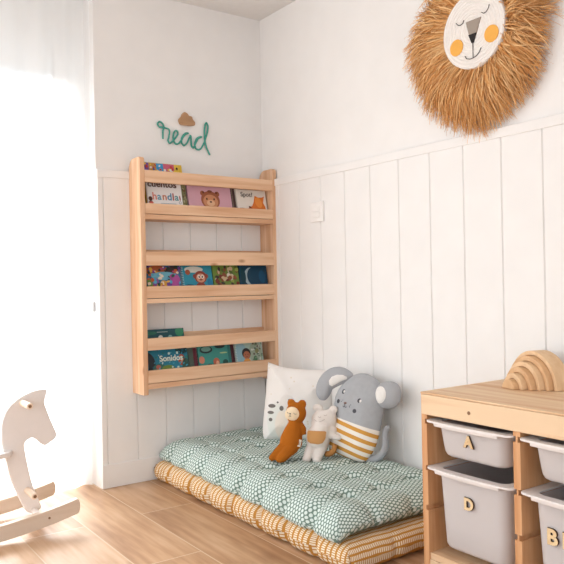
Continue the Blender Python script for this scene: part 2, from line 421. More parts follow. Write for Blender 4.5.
# tier 2
b = book('crowded multicoloured picture book with orange and violet shapes at the left of the middle tier', -.632, -.475, T2, .150, '3d6e8f',
     [E(.05, .118, .055, .022, 'b5653f'), E(.12, .118, .03, .02, '4a3a3c'), E(.08, .095, .06, .018, '6fb2c6'), E(.04, .062, .014, .028, '8c58a0'), E(.125, .075, .028, .030, 'b0529a'),
      E(.010, .058, .014, .026, '6f9a4c'), E(.075, .056, .018, .020, 'd9a04a'), E(.1, .06, .012, .020, '7a4f9c')]
     + scatter(.004, .15, .045, .135, ['e3b04c', 'c0567f', '5aa6c8', '7a4f9c', 'e7d7c0', 'c45f3a', '2f4a3a'], 60, .003, .009, 11), y=-.1)
b = book('teal spiral-bound book with a red-brown monkey in the middle tier', -.468, -.322, T2, .150, '2f8ea6',
     [E(.058, .122, .045, .014, 'd9d9cf'), E(.028, .110, .012, .012, 'a8583a'), E(.088, .088, .030, .028, '8a3f34'), E(.060, .092, .009, .010, '8a3f34'), E(.116, .092, .009, .010, '8a3f34'),
      E(.088, .084, .022, .020, 'cf9477'), E(.080, .090, .0075, .009, 'f0e6da'), E(.097, .090, .0075, .009, 'f0e6da'), E(.081, .089, .0035, .005, '2a1a18'), E(.096, .089, .0035, .005, '2a1a18'),
      E(.088, .076, .008, .003, '6d2f28'), E(.085, .050, .022, .014, '8a3f34'), E(.03, .05, .02, .008, '20647c'), E(.13, .06, .012, .02, '2377a0')], y=-.1, spiral='e9edf0')
b = book('green book crowded with small cartoon animals in the middle tier', -.316, -.186, T2, .150, '6f8b3f',
     scatter(.01, .122, .05, .135, ['c9b28c', '8a5238', 'd9d3c4', '5b6b36', '9aa852', '7a3a30', '494038'], 46, .005, .012, 21), y=-.1)
b = book('dark blue night-sky book with a pale crescent moon in the middle tier', -.183, -.034, T2, .150, '12405a',
     [E(.060, .088, .036, .044, '9fb4bd'), E(.073, .090, .034, .042, '12405a'), E(.12, .09, .018, .03, '0f4f73'), E(.018, .09, .014, .04, '0d3c4a')], y=-.1, roll=1.5)
# tier 3
b = book('tall dark teal book whose top stands above the rail of the lowest tier', -.633, -.447, T3, .220, '23565f',
     [E(.03, .205, .03, .008, '2f7364'), E(.165, .205, .02, .02, '3a8a68'), Q(.06, .206, .11, .209, '9fb8b8'), E(.075, .183, .011, .011, 'dfe4e0'), E(.12, .185, .010, .008, '7fb0b0'), E(.135, .178, .02, .008, '2f7a78')], y=-.088)
b = book('blue green picture book with pale title lettering at the left of the lowest tier', -.634, -.449, T3, .152, '2a7f98',
     [E(.0, .075, .034, .05, '27323a'), E(.05, .055, .03, .02, '3a6a5c'), E(.09, .052, .03, .016, '6f8a3c'), E(.155, .085, .016, .024, 'b5543a'), E(.158, .080, .008, .010, 'd98a62'), E(.045, .062, .011, .009, 'b86a5c'),
      E(.175, .06, .02, .03, '2f5248'), E(.16, .13, .03, .02, '24454a')]
     + scatter(.02, .18, .05, .145, ['63b3c2', '1f6478', 'c9e0de', '2f7a6a', '3c9ab4'], 46, .002, .006, 31), y=-.1)
text('Sonidos', .034, bc('dbe6dc'), b, (.050, -.0075, .084), ext=.0004, name='title', offset=.0008)
book('dark grey-green book with maroon edge beside the blue green book', -.446, -.404, T3, .132, '4c5a50', [Q(.024, 0, .042, .132, '5c1f2e')], y=-.1, thick=.007)
b = book('teal picture book with small creatures in the lowest tier', -.397, -.235, T3, .150, '3f8f86',
     [E(.04, .118, .032, .016, '243236'), E(.04, .121, .024, .011, '6a9a90'), E(.11, .13, .026, .010, '2b3b40'), E(.014, .075, .014, .016, 'c9826a'), E(.085, .062, .016, .018, 'b5674f'),
      E(.09, .055, .008, .012, 'e0a888'), E(.13, .058, .014, .012, '27504a'), E(.125, .1, .02, .003, 'a7c08a'), E(.05, .05, .012, .006, '22383a'), E(.155, .07, .008, .09, '31706e')], y=-.1)
book('dark maroon book deep in the gap of the lowest tier', -.232, -.214, T3, .140, '4a2028', y=-.094, thick=.007)
b = book('pale spiral-bound book with a dark-haired child face in the lowest tier', -.209, -.066, T3, .150, 'a9c4ba',
     [E(.028, .09, .03, .05, '8fb7c4'), E(.105, .085, .035, .05, '9fae9a'), E(.055, .088, .023, .024, '1f1c1f'), E(.056, .079, .018, .019, 'a8674c'), E(.055, .054, .018, .010, 'd9964a'),
      E(.05, .082, .002, .002, '2a1815'), E(.062, .082, .002, .002, '2a1815'), E(.056, .072, .005, .0015, '5c2a22'), E(.112, .095, .010, .012, '8a8a62'), E(.1, .06, .01, .014, '4f7a5a')]
     + scatter(.08, .14, .045, .13, ['5f7468', 'd4d9d0', '7d9a7c', '6a6058'], 24, .003, .006, 41), y=-.1, spiral='eceff0')

# ------------------------------------------------------------------ word and cloud on the wall
wd = [(-.515, 1.452), (-.515, 1.481), (-.510, 1.504), (-.518, 1.519), (-.530, 1.524), (-.539, 1.514), (-.533, 1.503), (-.520, 1.501), (-.500, 1.500), (-.484, 1.492),
      (-.486, 1.467), (-.491, 1.447), (-.484, 1.436), (-.472, 1.444), (-.457, 1.460), (-.445, 1.477), (-.444, 1.489), (-.453, 1.494), (-.463, 1.482), (-.466, 1.457), (-.458, 1.438),
      (-.443, 1.438), (-.427, 1.455), (-.412, 1.478), (-.393, 1.489), (-.405, 1.487), (-.420, 1.474), (-.427, 1.450), (-.416, 1.433), (-.398, 1.448), (-.382, 1.480), (-.379, 1.460),
      (-.378, 1.436), (-.368, 1.427), (-.358, 1.445), (-.344, 1.470), (-.326, 1.479), (-.336, 1.478), (-.351, 1.469), (-.361, 1.444), (-.355, 1.424), (-.336, 1.423), (-.318, 1.446),
      (-.302, 1.486), (-.293, 1.524), (-.299, 1.545), (-.308, 1.533), (-.311, 1.491), (-.307, 1.449), (-.296, 1.421), (-.285, 1.403)]
m = M(); m.tube([(x+.0, -.0055+.0008*sin(i*1.3), z) for i, (x, z) in enumerate([(p[0], p[1]) for p in smoothpts([(a, b, 0) for a, b in wd], 5)])], .0038, 8)
yn = NT('green_knitted_cord', .8, .2); v_, x_, y_, z_ = yn.xyz(); yn.col(yn.mix(yn.noise(v_, 300, 2), lin('3f9384'), lin('5fb0a0'))); yn.bump(yn.noise(v_, 700, 2), .6, .002)
o = m.build('wall_word', yn.m, smooth=True); tag(o, 'green knitted cord word "read" in cursive above the bookshelf', 'wall word')
cl = [(-.437, 1.531), (-.439, 1.544), (-.429, 1.556), (-.423, 1.568), (-.411, 1.579), (-.397, 1.574), (-.389, 1.565), (-.376, 1.563), (-.370, 1.550), (-.361, 1.541), (-.360, 1.531), (-.367, 1.524), (-.400, 1.521), (-.428, 1.522)]
m = M(); m.prism([(p[0], p[1]) for p in smoothpts([(a, b, 0) for a, b in cl], 4, True)], -.012, -.0005)
o = m.build('wooden_cloud', pine('cloud_wood', 0, 'bd9773', 'a57d5a', knots=False), bevel=.0015); tag(o, 'small wooden cloud on the wall above the green word', 'wall ornament')

# ------------------------------------------------------------------ floor mattresses
def futon(name, label, x0, x1, y0, y1, z0, H, mat, tx, ty, dip, sag=0, seed=0, rEdge=.045, ph=0, ex=2.4):
    nx, ny = 96, 190; W_, L_ = x1-x0, y1-y0
    m = M(); uv = []
    def surf(side):
        idx = []
        for j in range(ny+1):
            for i in range(nx+1):
                a = 3*(i/nx)**2-2*(i/nx)**3; b = j/ny; b = b+.0*sin(2*pi*b)
                a = .6*a+.4*i/nx
                # crowd samples near the rim
                bb = .5-.5*cos(pi*b); b = .55*b+.45*bb
                x = x0+a*W_; y = y0+b*L_
                d = min(a*W_, (1-a)*W_, b*L_, (1-b)*L_)
                t = min(d/rEdge, 1); pr = (1-(1-t)**ex)**.5
                wq = noise.noise(Vector((x*7+seed*2, y*7, 9))); gx = (a*W_)/tx+.16*wq; gy = (b*L_)/ty+ph+.16*noise.noise(Vector((x*6, y*6+seed, 4)))
                # creases running across the mattress and tufts on them
                cy = abs(gy-round(gy))*ty; cx = abs(gx-round(gx))*tx
                row = math.exp(-(cy/.019)**2); col = math.exp(-(cx/.015)**2)
                tuft = math.exp(-((cx*cx+cy*cy)/.023**2))
                nz = noise.noise(Vector((x*9+seed, y*9, side*3)))
                nf = noise.noise(Vector((x*28+seed, y*28, 5)))
                puff = abs(cos(pi*(gy-round(gy))))*.5+abs(cos(pi*(gx-round(gx))))*.25
                dd = dip*(.50*row*(.8+.5*nz)+.34*col*(.6+.7*nz)+.66*tuft)-dip*.12*puff
                h = pr*(H/2)*(1+.10*nz)
                inner = min(t*1.3, 1)
                z = z0+H/2+(h-dd*(.35+.65*inner) if side > 0 else -h)+nf*.0016*side
                # rim pulls in at creases and sags over the edge
                pull = .016*row*(1-t)-.006*(1-row)*(1-t)
                if d == a*W_: x += pull+.004*nf
                elif d == (1-a)*W_: x -= pull
                q = .008*col*(1-t)
                if d == b*L_: y += q
                elif d == (1-b)*L_: y -= q
                if sag: x += .040*b*(1-a)**2
                if sag: z -= sag*max(0, 1-a*W_/.09)**1.6
                idx.append((x, y, z)); px_ = (1-(1-min(min(a, 1-a)*W_/rEdge, 1))**ex)**.5; py_ = (1-(1-min(min(b, 1-b)*L_/rEdge, 1))**ex)**.5
                ox = (1-px_)*H/2 if side > 0 else (1+px_)*H/2; oy = (1-py_)*H/2 if side > 0 else (1+py_)*H/2
                uv.append((a*W_+(-ox if a < .5 else ox), b*L_+(-oy if b < .5 else oy)))
        return idx
    for side in (1, -1):
        vs = surf(side); fs = []
        for j in range(ny):
            for i in range(nx):
                q = j*(nx+1)+i; f = (q, q+1, q+nx+2, q+nx+1); fs.append(f if side > 0 else f[::-1])
        m.add(vs, fs)
    # sides: the rim of both skins is stitched by moving the texture along the height
    m.uv = uv
    o = m.build(name, mat, smooth=True, fix=False)
    return tag(o, label, 'floor mattress')
futon('floor_mattress', 'ochre floor mattress with white dash rows lying on the floor under the green one', -.600, -.022, -1.285, -.020, .001, .084, dash_mat(), .19, .158, .009, seed=3)
futon('floor_mattress', 'mint green tufted floor mattress with white dots lying on the ochre one', -.605, -.024, -1.245, -.022, .0835, .086, hexdot_mat(), .150, .142, .035, sag=.026, seed=8, rEdge=.085, ex=2.0)

# ------------------------------------------------------------------ storage cabinet on the right
CY0, CX0 = -1.396, -.42     # left outer face, front
cab = thing('storage_cabinet', 'low pine storage cabinet with tray runners standing against the right wall', 'cabinet', (-.222, CY0, 0), (0, 0, 0))
def cb(o): return o
def L(x, y, z): return (x+.222, y-CY0, z)
py = [CY0, CY0-.301, CY0-.602, CY0-.903]; PT = .020; BK = -.026
for k, y in enumerate(py):
    m = M()
    # upright with milled grooves on the faces that look into a bay
    zz = [0, .083, .097, .188, .203, .299, .313, .405, .419, .500]
    zz = [0, .189, .203, .299, .313, .427, .441, .508]
    for i in range(len(zz)-1):
        g = i % 2 == 1
        yl = y-(.0075 if g and k > 0 else 0); yr = y-PT+(.0075 if g and k < 3 else 0)
        m.box(L(CX0, yr, zz[i]), L(BK, yl, zz[i+1]))
    m.build('upright', tro_z, cab)
top = M().box(L(CX0-.004, CY0-.004, .453), L(CX0+.016, py[3]-PT+.004, .508)).build('front_board', tro_y, cab, bevel=.002)
M().box(L(CX0-.002, CY0+.002, .5085), L(BK, py[3]-PT-.002, .514)).build('top_panel', tro_y, cab, bevel=.002)
M().box(L(CX0+.004, CY0-PT, .055), L(BK, py[3], .073)).build('bottom_panel', tro_y, cab, bevel=.001)
M().box(L(CX0+.002, CY0-PT, .018), L(CX0+.018, py[3], .054)).build('plinth_rail', tro_y, cab, bevel=.001)
M().tube([L(CX0-.0052, -1.566, .478), L(CX0-.0035, -1.566, .478)], .0048, 12).build('screw_cover', plain('brown_plug', '8d6a4c', .5), cab)

bn = NT('frosted_grey_plastic', .38, .4); bn.col(lin('e6e1e0'))
tlb = bn.n('ShaderNodeBsdfTranslucent', {0: lin('e9e2e0')}); mb = bn.n('ShaderNodeMixShader', {0: .30, 1: bn.b.outputs[0], 2: tlb.outputs[0]})
bn.t.links.new(mb.outputs[0], bn.t.nodes['Material Output'].inputs[0])
m_rim = plain('white_grey_plastic_rim', 'ece6e3', .35)
m_lw = pine('light_letter_wood', 2, 'ecd2a6', 'dcb98a', knots=False); m_ledge = plain('dark_wood_edge', '4a3226', .7)  # letter sides are coloured darker than the letter faces
def rrect(xa, xb, ya, yb, r, bow=0, n=6):
    """rounded rectangle in x (depth) / y (width); the front edge at xa may bow outwards"""
    pts = []
    for cx, cy, a0 in ((xb-r, yb-r, 0), (xa+r, yb-r, 90), (xa+r, ya+r, 180), (xb-r, ya+r, 270)):
        for k in range(n+1):
            a = R(a0+90*k/n); x = cx+r*cos(a); y = cy+r*sin(a)
            pts.append((x, y))
        if a0 == 90:
            for k in range(1, 12): pts.append((xa, yb-r-(yb-ya-2*r)*k/12))
    c = (ya+yb)/2; hw = (yb-ya)/2
    return [(x-bow*max(0, 1-((y-c)/hw)**2)*(1 if x < xa+r*1.01 else 0), y) for x, y in pts]
def bin_(label, yc, ztop, depth, letters):
    """box hanging by its rim from the grooves; local origin at the middle of the rim front"""
    b = thing('storage_bin', label, 'storage box', (CX0, yc, ztop), (0, 0, 0), None)
    hw = .1400; top = rrect(.004, .385, -.112, .112, .028, .0); bot = rrect(.016, .365, -.103, .103, .026, .0)
    def loft(m, la, lb):
        n = len(la); m.add(la+lb, [(i, (i+1) % n, n+(i+1) % n, n+i) for i in range(n)])
    m = M(); n = len(top)
    def lay(poly, z, ins=0):
        cx = sum(p[0] for p in poly)/len(poly)
        return [(cx+(p[0]-cx)*(1-ins/.18), p[1]*(1-ins/.11), z) for p in poly]
    def lerp(t): return [(a[0]*(1-t)+q[0]*t, a[1]*(1-t)+q[1]*t) for a, q in zip(top, bot)]
    rings = [lay(lerp(0), -.008), lay(lerp(.3), -depth*.3), lay(lerp(.7), -depth*.7), lay(lerp(.95), -depth+.012), lay(bot, -depth+.004, .004), lay(bot, -depth, .012)]
    for a, q in zip(rings, rings[1:]): loft(m, a, q)
    m.add(rings[-1], [tuple(range(n))])
    inner = [lay(lerp(0), -.008, .0025), lay(lerp(.5), -depth*.5, .0025), lay(lerp(1), -depth+.006, .005)]
    for a, q in zip(inner, inner[1:]): loft(m, q, a)
    m.add(inner[-1], [tuple(range(n))[::-1]])
    m.build('box_shell', bn.m, b, smooth=True)
    # rim: wide lip, bowed out at the front, with a downturned skirt
    o_ = rrect(-.010, .392, -.1405, .1405, .016, .009); i_ = rrect(.010, .380, -.108, .108, .026, .0)
    m = M(); n = len(o_); zt, zb = 0, -.0055
    A = [(x, y, zt) for x, y in o_]; B_ = [(x, y, zb) for x, y in o_]; I = [(x, y, zt) for x, y in i_]; J = [(x, y, zb) for x, y in i_]
    loft(m, A, B_); loft(m, I, A); loft(m, B_, J); loft(m, J, I)
    # front grip skirt
    fr = [p for p in o_ if p[0] < .003 and abs(p[1]) < .116]
    fr.sort(key=lambda p: p[1]); k = len(fr)
    if k > 1:
        vs = [(x, y, zb) for x, y in fr]+[(x+.002, y, -.013) for x, y in fr]+[(x+.005, y, zb) for x, y in fr]+[(x+.006, y, -.013) for x, y in fr]
        fs = [];
        for q in range(k-1): fs += [(q, q+1, k+q+1, k+q), (2*k+q, 3*k+q, 3*k+q+1, 2*k+q+1), (k+q, k+q+1, 3*k+q+1, 3*k+q)]
        m.add(vs, fs)
    m.build('rim', m_rim, b, smooth=False, bevel=.0012)
    for ch, y_, z_, s_ in letters:
        x_ = .004+.012*(-z_/depth)-.0045
        rt_ = (pi/2, 0, -pi/2)
        t = text(ch, s_, m_ledge, b, (x_, y_, z_-s_*.34), rt_, ext=.0022, name='letter', offset=.0026, align='CENTER')
        t['label'] = 'small wooden letter %s' % ch
        t2 = text(ch, s_, m_lw, t, (0, 0, .0026), (0, 0, 0), ext=.0006, name='letter_face', offset=.0018, align='CENTER')
    return b
y1 = (py[0]-PT+py[1])/2; y2 = (py[1]-PT+py[2])/2; y3 = (py[2]-PT+py[3])/2
bin_('shallow frosted storage box with a wooden letter A, upper left in the cabinet', y1, .4405, .095, [('A', .000, -.040, .040)])
bin_('deep frosted storage box with a wooden letter D, lower left in the cabinet', y1, .3125, .215, [('D', .002, -.074, .041)])
b4 = bin_('shallow frosted storage box without a letter, with colours showing through, upper right in the cabinet', y2, .4405, .095, [])
bin_('deep frosted storage box with wooden letters B and E, lower right in the cabinet', y2, .3125, .215, [('B', .060, -.090, .050), ('E', .022, -.090, .050)])
# toys faintly seen through the upper right box
tb = thing('toy_balls', 'yellow and pink balls inside the upper right storage box, faint through its wall', 'toy', (CX0+.1, y2, .4405-.089))
for (x_, y_, c, nm) in ((-.045, .02, 'e8b23f', 'yellow_ball'), (-.045, -.035, 'b878b8', 'purple_ball'), (.005, .0, 'd9607a', 'pink_ball')):
    M().ell((x_, y_, .0265), (.0245,)*3).build(nm, plain('ball_'+nm, c, .5), tb, smooth=True)

# ------------------------------------------------------------------ wooden rainbow on the cabinet
m_rb = pine('beech_toy_wood', 2, 'ddb58a', 'cda076', knots=False); m_rb2 = pine('beech_toy_wood_light', 2, 'e6c49c', 'd6ae84', knots=False)
rad = [.026, .042, .058, .073, .088, .102]
tdir = Vector((-.29, -.957, 0)); ndir = Vector((-.957, .29, 0))
base = Vector((-.209, -1.524, .5145))
lab = ['solid half-round wooden block, the smallest piece of the toy rainbow', 'second smallest wooden arch of the toy rainbow', 'third smallest wooden arch of the toy rainbow',
       'third largest wooden arch of the toy rainbow', 'second largest wooden arch of the toy rainbow', 'largest outermost wooden arch of the toy rainbow on the cabinet top']
for k, r1 in enumerate(rad):
    r0 = 0 if k == 0 else rad[k-1]+.0012
    c = base-ndir*.0165*k
    ang = math.atan2(tdir.y, tdir.x)
    poly = [(r1*cos(a), r1*sin(a)) for a in [pi*q/32 for q in range(33)]]
    if r0: poly += [(r0*cos(a), r0*sin(a)) for a in [pi*(32-q)/32 for q in range(33)]]
    n = len(poly); m = M()
    if r0:
        h = 33; vs = [(p[0], 0, p[1]) for p in poly]+[(p[0], .048, p[1]) for p in poly]; fs = []
        for q in range(h-1):
            o1, o2, i1, i2 = q, q+1, n-1-q, n-2-q
            fs += [(o1, o2, i2, i1), (n+i1, n+i2, n+o2, n+o1), (o2, o1, n+o1, n+o2), (i1, i2, n+i2, n+i1)]
        fs += [(0, n-1, 2*n-1, n), (h-1, n+h-1, n+h, h)]
        m.add(vs, fs)
    else: m.prism(poly, 0, .048)
    o = m.build('rainbow_arch', [m_rb, m_rb2][k % 2], bevel=.0022); o.location = c; o.rotation_euler = (0, 0, ang)
    tag(o, lab[k], 'wooden toy', 'wooden toy rainbow on the cabinet')

# ------------------------------------------------------------------ lion head on the wall
LC = Vector((0, -1.285, 1.600))
lion = thing('lion_wall_decoration', 'large raffia lion head with a coiled white rope face on the right wall', 'wall decoration', LC)
# local frame: x out of wall is negative
raff = [NT('raffia_%s' % c, .75, .15) for c in ('gold', 'tan', 'brown')]
for nn_, (a, b_) in zip(raff, (('eab67c', 'da9f60'), ('f3cd9a', 'e5b47a'), ('d3965a', 'c38347'))):
    v_, x_, y_, z_ = nn_.xyz(); nn_.col(nn_.mix(nn_.noise(v_, 60, 2), lin(a), lin(b_)))
raff = [q.m for q in raff]
rn = random.Random(7); m = M()
def out_r(a):   # mane length by direction (a measured in the wall plane, 0 = away from the corner... )
    return .290+.012*sin(3*a+.5)+.008*sin(7*a)-.010*max(0,-sin(a))
for k in range(8200):
    a = rn.uniform(0, 2*pi); layer = rn.random()
    r0 = .100+.05*rn.random()*(.3+layer); L_ = out_r(a)*rn.uniform(.80, 1.06)*(1 if rn.random() < .8 else rn.uniform(.62, .9))
    x0 = -.020-.030*layer; bend = rn.gauss(0, .11); a1 = a+bend
    droop = .028*rn.random()
    n_ = 6; pts = []
    for q in range(n_+1):
        t = q/n_; r = r0+(L_-r0)*t; aa = a+(a1-a)*t+.05*sin(t*5+k)*t
        xx = x0-.024*sin(pi*min(t*1.05, 1))*(.4+layer)+t*.012
        pts.append(Vector((min(xx, -.004), r*cos(aa)-.024*(1-t), r*sin(aa)-droop*t*t+.013*(1-t))))
    wd_ = rn.uniform(.0008, .0021)
    vs = []; tw = rn.uniform(-1.2, 1.2)
    for q, p in enumerate(pts):
        d = (pts[min(q+1, n_)]-pts[max(q-1, 0)]).normalized(); s = d.cross(Vector((-1, 0, 0))).normalized()
        u_ = s*cos(tw+q*.25)+Vector((-1, 0, 0))*sin(tw+q*.25); ww = wd_*(1-.7*(q/n_)**2)
        vs += [p-u_*ww, p+u_*ww]
    m.add(vs, [(2*q, 2*q+1, 2*q+3, 2*q+2) for q in range(n_)], rn.choice((0, 0, 1, 1, 2)))
mane = m.build('raffia_mane', raff, lion, fix=False)
m = M(); m.tube([(-.003, 0, 0), (-.028, 0, 0)], [.225, .17], 48)
m.build('backing_disc', raff[2], lion)
rp = NT('coiled_cotton_rope', .85, .1); v_, x_, y_, z_ = rp.xyz()
rr_ = rp.ma('SQRT', rp.ma('ADD', rp.ma('POWER', y_, 2.), rp.ma('POWER', z_, 2.)))
rp.col(rp.mix(rp.noise(v_, 120, 2), lin('eeeae6'), lin('e2dcd6')))
fc = Vector((-.052, -.024, .013)); FR = .122
m = M(); pr = []          # lathe with a ripple per rope coil
N = 90
vs = []; fs = []; S = 72
for j in range(N+1):
    r = FR*j/N; xx = -.012-.0016*abs(sin(pi*r/.0105))
    if j == N: xx = .0
    for i in range(S): vs.append((xx, r*cos(2*pi*i/S), r*sin(2*pi*i/S)))
for j in range(N):
    for i in range(S): fs.append((j*S+i, j*S+(i+1) % S, (j+1)*S+(i+1) % S, (j+1)*S+i))
m.add(vs, fs)
face = m.build('face', rp.m, lion, smooth=True); face.location = fc
# face plane helper: u to the right in the picture = -y, v up
m_or = plain('orange_felt', 'f0b257', .9, .2, 400); m_bk = plain('black_thread', '2b2626', .7); m_gr = plain('grey_brown_felt', 'a3978c', .9, .3, 400)
def fpoly(name, pts, mat, th=.0022):
    m = M(); m.prism([(-u, v) for u, v in pts], -.0135-th, -.0125, 0); return m.build(name, mat, face, bevel=.0004)
def circ(cx, cy, r, n=28): return [(cx+r*cos(2*pi*k/n), cy+r*sin(2*pi*k/n)) for k in range(n)]
fpoly('cheek', circ(-.066, -.040, .0265), m_or); fpoly('cheek', circ(.072, -.034, .0265), m_or)
fpoly('nose_bridge', [(-.026, .030), (.034, .030), (.012, -.022), (-.012, -.022)], m_gr)
fpoly('nose_tip', [(-.0155, -.014), (.0155, -.014), (.004, -.042), (-.004, -.042)], m_bk, .0035)
def stitch(name, pts):
    m = M(); m.tube([(-.0145, -u, v) for u, v in pts], .0013, 6); m.build(name, m_bk, face)
stitch('mouth', [(0, -.04), (0, -.088)]); stitch('mouth', [(-.032, -.076), (-.026, -.086), (-.012, -.0905), (0, -.090), (.014, -.0865), (.026, -.077), (.032, -.066)])
stitch('eyelid', [(-.066+.0, .040), (-.058, .031), (-.048, .028), (-.038, .031), (-.034, .040)]); stitch('eyelid', [(.036, .043), (.044, .037), (.054, .039), (.063, .048), (.066, .058)])

# ------------------------------------------------------------------ pillow and soft toys
def star_puff(outline, T_, c, mat, name, parent, rings=26, pw=2.2, y0=0, seedn=0, back=True, wr=0.0):
    """cushion body from an outline (star-shaped about c); returns object and front height function"""
    pts = smoothpts([(a, b, 0) for a, b in outline], 8, True); pts = [(p[0], p[1]) for p in pts]; n = len(pts)
    angs = sorted([(math.atan2(p[1]-c[1], p[0]-c[0]), math.hypot(p[0]-c[0], p[1]-c[1])) for p in pts])
    def rad_(a):
        if a < angs[0][0] or a >= angs[-1][0]:
            (a0, r0), (a1, r1) = angs[-1], (angs[0][0]+2*pi, angs[0][1]); a = a if a >= angs[-1][0] else a+2*pi
        else:
            import bisect
            i = bisect.bisect_right(angs, (a, 9e9))-1; (a0, r0), (a1, r1) = angs[i], angs[i+1]
        return r0+(r1-r0)*(a-a0)/max(a1-a0, 1e-9)
    def h(u, v):
        d = math.hypot(u-c[0], v-c[1]); t = min(d/max(rad_(math.atan2(v-c[1], u-c[0])), 1e-6), 1)
        return T_*max(1-t**pw, 0)**.62
    m = M()
    for side in (1, -1):
        vs = [(c[0], y0-side*T_, c[1])]; fs = []
        for j in range(1, rings+1):
            t = sin(pi/2*j/rings)
            for p in pts:
                u = c[0]+(p[0]-c[0])*t; v = c[1]+(p[1]-c[1])*t
                hh = T_*max(1-t**pw, 0)**.62
                hh += wr*(1-t)*t*4*noise.noise(Vector((u*26+seedn, v*26, side)))
                vs.append((u, y0-side*hh, v))
        for i in range(n): fs.append((0, 1+i, 1+(i+1) % n))
        for j in range(rings-1):
            for i in range(n): fs.append((1+j*n+i, 1+(j+1)*n+i, 1+(j+1)*n+(i+1) % n, 1+j*n+(i+1) % n))
        m.add(vs, fs if side < 0 else [f[::-1] for f in fs])
    return m.build(name, mat, parent, smooth=True), h
def patch(name, poly, h, mat, parent, th=.0012, rings=5, y0=0):
    """appliqué that follows the puffed surface"""
    c = (sum(p[0] for p in poly)/len(poly), sum(p[1] for p in poly)/len(poly)); n = len(poly)
    vs = [(c[0], y0-h(*c)-th, c[1])]; fs = []
    for j in range(1, rings+1):
        for p in poly:
            u = c[0]+(p[0]-c[0])*j/rings; v = c[1]+(p[1]-c[1])*j/rings
            vs.append((u, y0-h(u, v)-(th if j < rings else -.0005), v))
    for i in range(n): fs.append((0, 1+i, 1+(i+1) % n))
    for j in range(rings-1):
        for i in range(n): fs.append((1+j*n+i, 1+(j+1)*n+i, 1+(j+1)*n+(i+1) % n, 1+j*n+(i+1) % n))
    return M().add(vs, fs).build(name, mat, parent, smooth=True)
def plush(name, c, b=.5, sc=420): return plain(name, c, .95, b, sc, .1)

# pillow: printed white cotton, leaning in the corner
pm = NT('white_printed_cotton', .9, .1); v_, x_, y_, z_ = pm.xyz()
vo = pm.n('ShaderNodeTexVoronoi', {'Vector': v_, 'Scale': 26.}); sp_ = pm.ramp(vo.outputs['Distance'], [(.08, (1, 1, 1, 1)), (.12, (0, 0, 0, 1))])
pc = pm.mix(pm.ma('MULTIPLY', sp_, .5), lin('f0ece8'), lin('d9c9a8'))
def blotch(c, cx, cz, rx, rz, colr, f=.8):
    d = pm.ma('SQRT', pm.ma('ADD', pm.ma('POWER', pm.ma('DIVIDE', pm.ma('SUBTRACT', x_, cx), rx), 2.), pm.ma('POWER', pm.ma('DIVIDE', pm.ma('SUBTRACT', z_, cz), rz), 2.)))
    k = pm.ramp(d, [(.85, (1, 1, 1, 1)), (1., (0, 0, 0, 1))]); return pm.mix(pm.ma('MULTIPLY', k, f), c, lin(colr))
pc = blotch(pc, -.085, .075, .050, .085, 'dfe3dc', .7); pc = blotch(pc, -.060, .060, .040, .07, 'f1e2d2', .7)
pc = blotch(pc, -.045, .150, .034, .040, 'e4dfda', .7)
for cx, cz, rx, rz in ((-.111, .140, .018, .0085), (-.116, .113, .016, .007), (-.116, .084, .009, .008), (-.068, .131, .010, .011), (-.035, .165, .006, .005), (-.085, .155, .005, .004)):
    pc = blotch(pc, cx, cz, rx, rz, '6d6763', .95)
pm.col(pc); pm.bump(pm.noise(v_, 350, 2), .15, .001)
pw_ = thing('pillow', 'square white printed pillow leaning in the corner behind the soft toys', 'pillow', (-.116, -.412, .168), (-R(7), 0, R(-44)))
P_, hP = star_puff([(-.150, .004), (-.155, .05), (-.147, .14), (-.138, .24), (-.133, .315), (-.125, .318), (-.06, .298), (.03, .290), (.115, .288), (.150, .292), (.153, .285), (.145, .20), (.142, .10), (.148, .012), (.140, .001), (.05, .002), (-.05, -.001), (-.13, -.002)],
          .052, (0, .145), pm.m, 'cushion', pw_, pw=2.6, wr=.004, seedn=3)

# mouse
s_px = 272.0
def px(x, y, cx=355., cy=462., fx=.835): return ((x-cx)/s_px/fx, (cy-y)/s_px)
def c2(x, y): return px(320+x/5.12, 360+y/5.12)          # from the enlarged view of the mouse
mo = thing('soft_toy_mouse', 'large grey mouse plush in an ochre striped shirt leaning on the right wall', 'soft toy', (-.166, -.786, .166), (-R(13), 0, R(-74)))
mm = NT('grey_plush_with_striped_shirt', .95, .1); v_, x_, y_, z_ = mm.xyz()
A_ = c2(85, 303); B_ = c2(318, 356); sl = (B_[1]-A_[1])/(B_[0]-A_[0])
lev = mm.ma('SUBTRACT', z_, mm.ma('ADD', mm.ma('MULTIPLY', mm.ma('SUBTRACT', x_, A_[0]), sl), A_[1]))   # >0 is the head
lev2 = mm.ma('SUBTRACT', z_, mm.ma('ADD', mm.ma('MULTIPLY', mm.ma('SUBTRACT', x_, A_[0]), sl*1.35), A_[1]))
st = mm.ma('GREATER_THAN', mm.ma('FRACT', mm.ma('ADD', mm.ma('DIVIDE', lev2, .0315), 20.1)), .52)
shirt = mm.mix(st, lin('efe8df'), lin('d29a4c'))
gry = mm.mix(mm.noise(v_, 60, 2), lin('b0b2b5'), lin('a3a5a9'))
mm.col(mm.mix(mm.ma('GREATER_THAN', lev, 0.), shirt, gry)); mm.bump(mm.noise(v_, 420, 3), .35, .002)
ol = [c2(*p) for p in ((70, 487), (66, 440), (74, 370), (84, 310), (74, 250), (76, 200), (92, 155), (122, 112), (160, 80), (205, 68), (252, 78), (295, 108), (320, 160), (327, 230), (324, 300), (318, 360), (306, 430), (284, 485), (248, 524), (180, 517), (110, 501))]
body, hM = star_puff(ol, .050, c2(198, 300), mm.m, 'body', mo, pw=2.6, wr=.003); mo.scale = (.97, 1, .98)
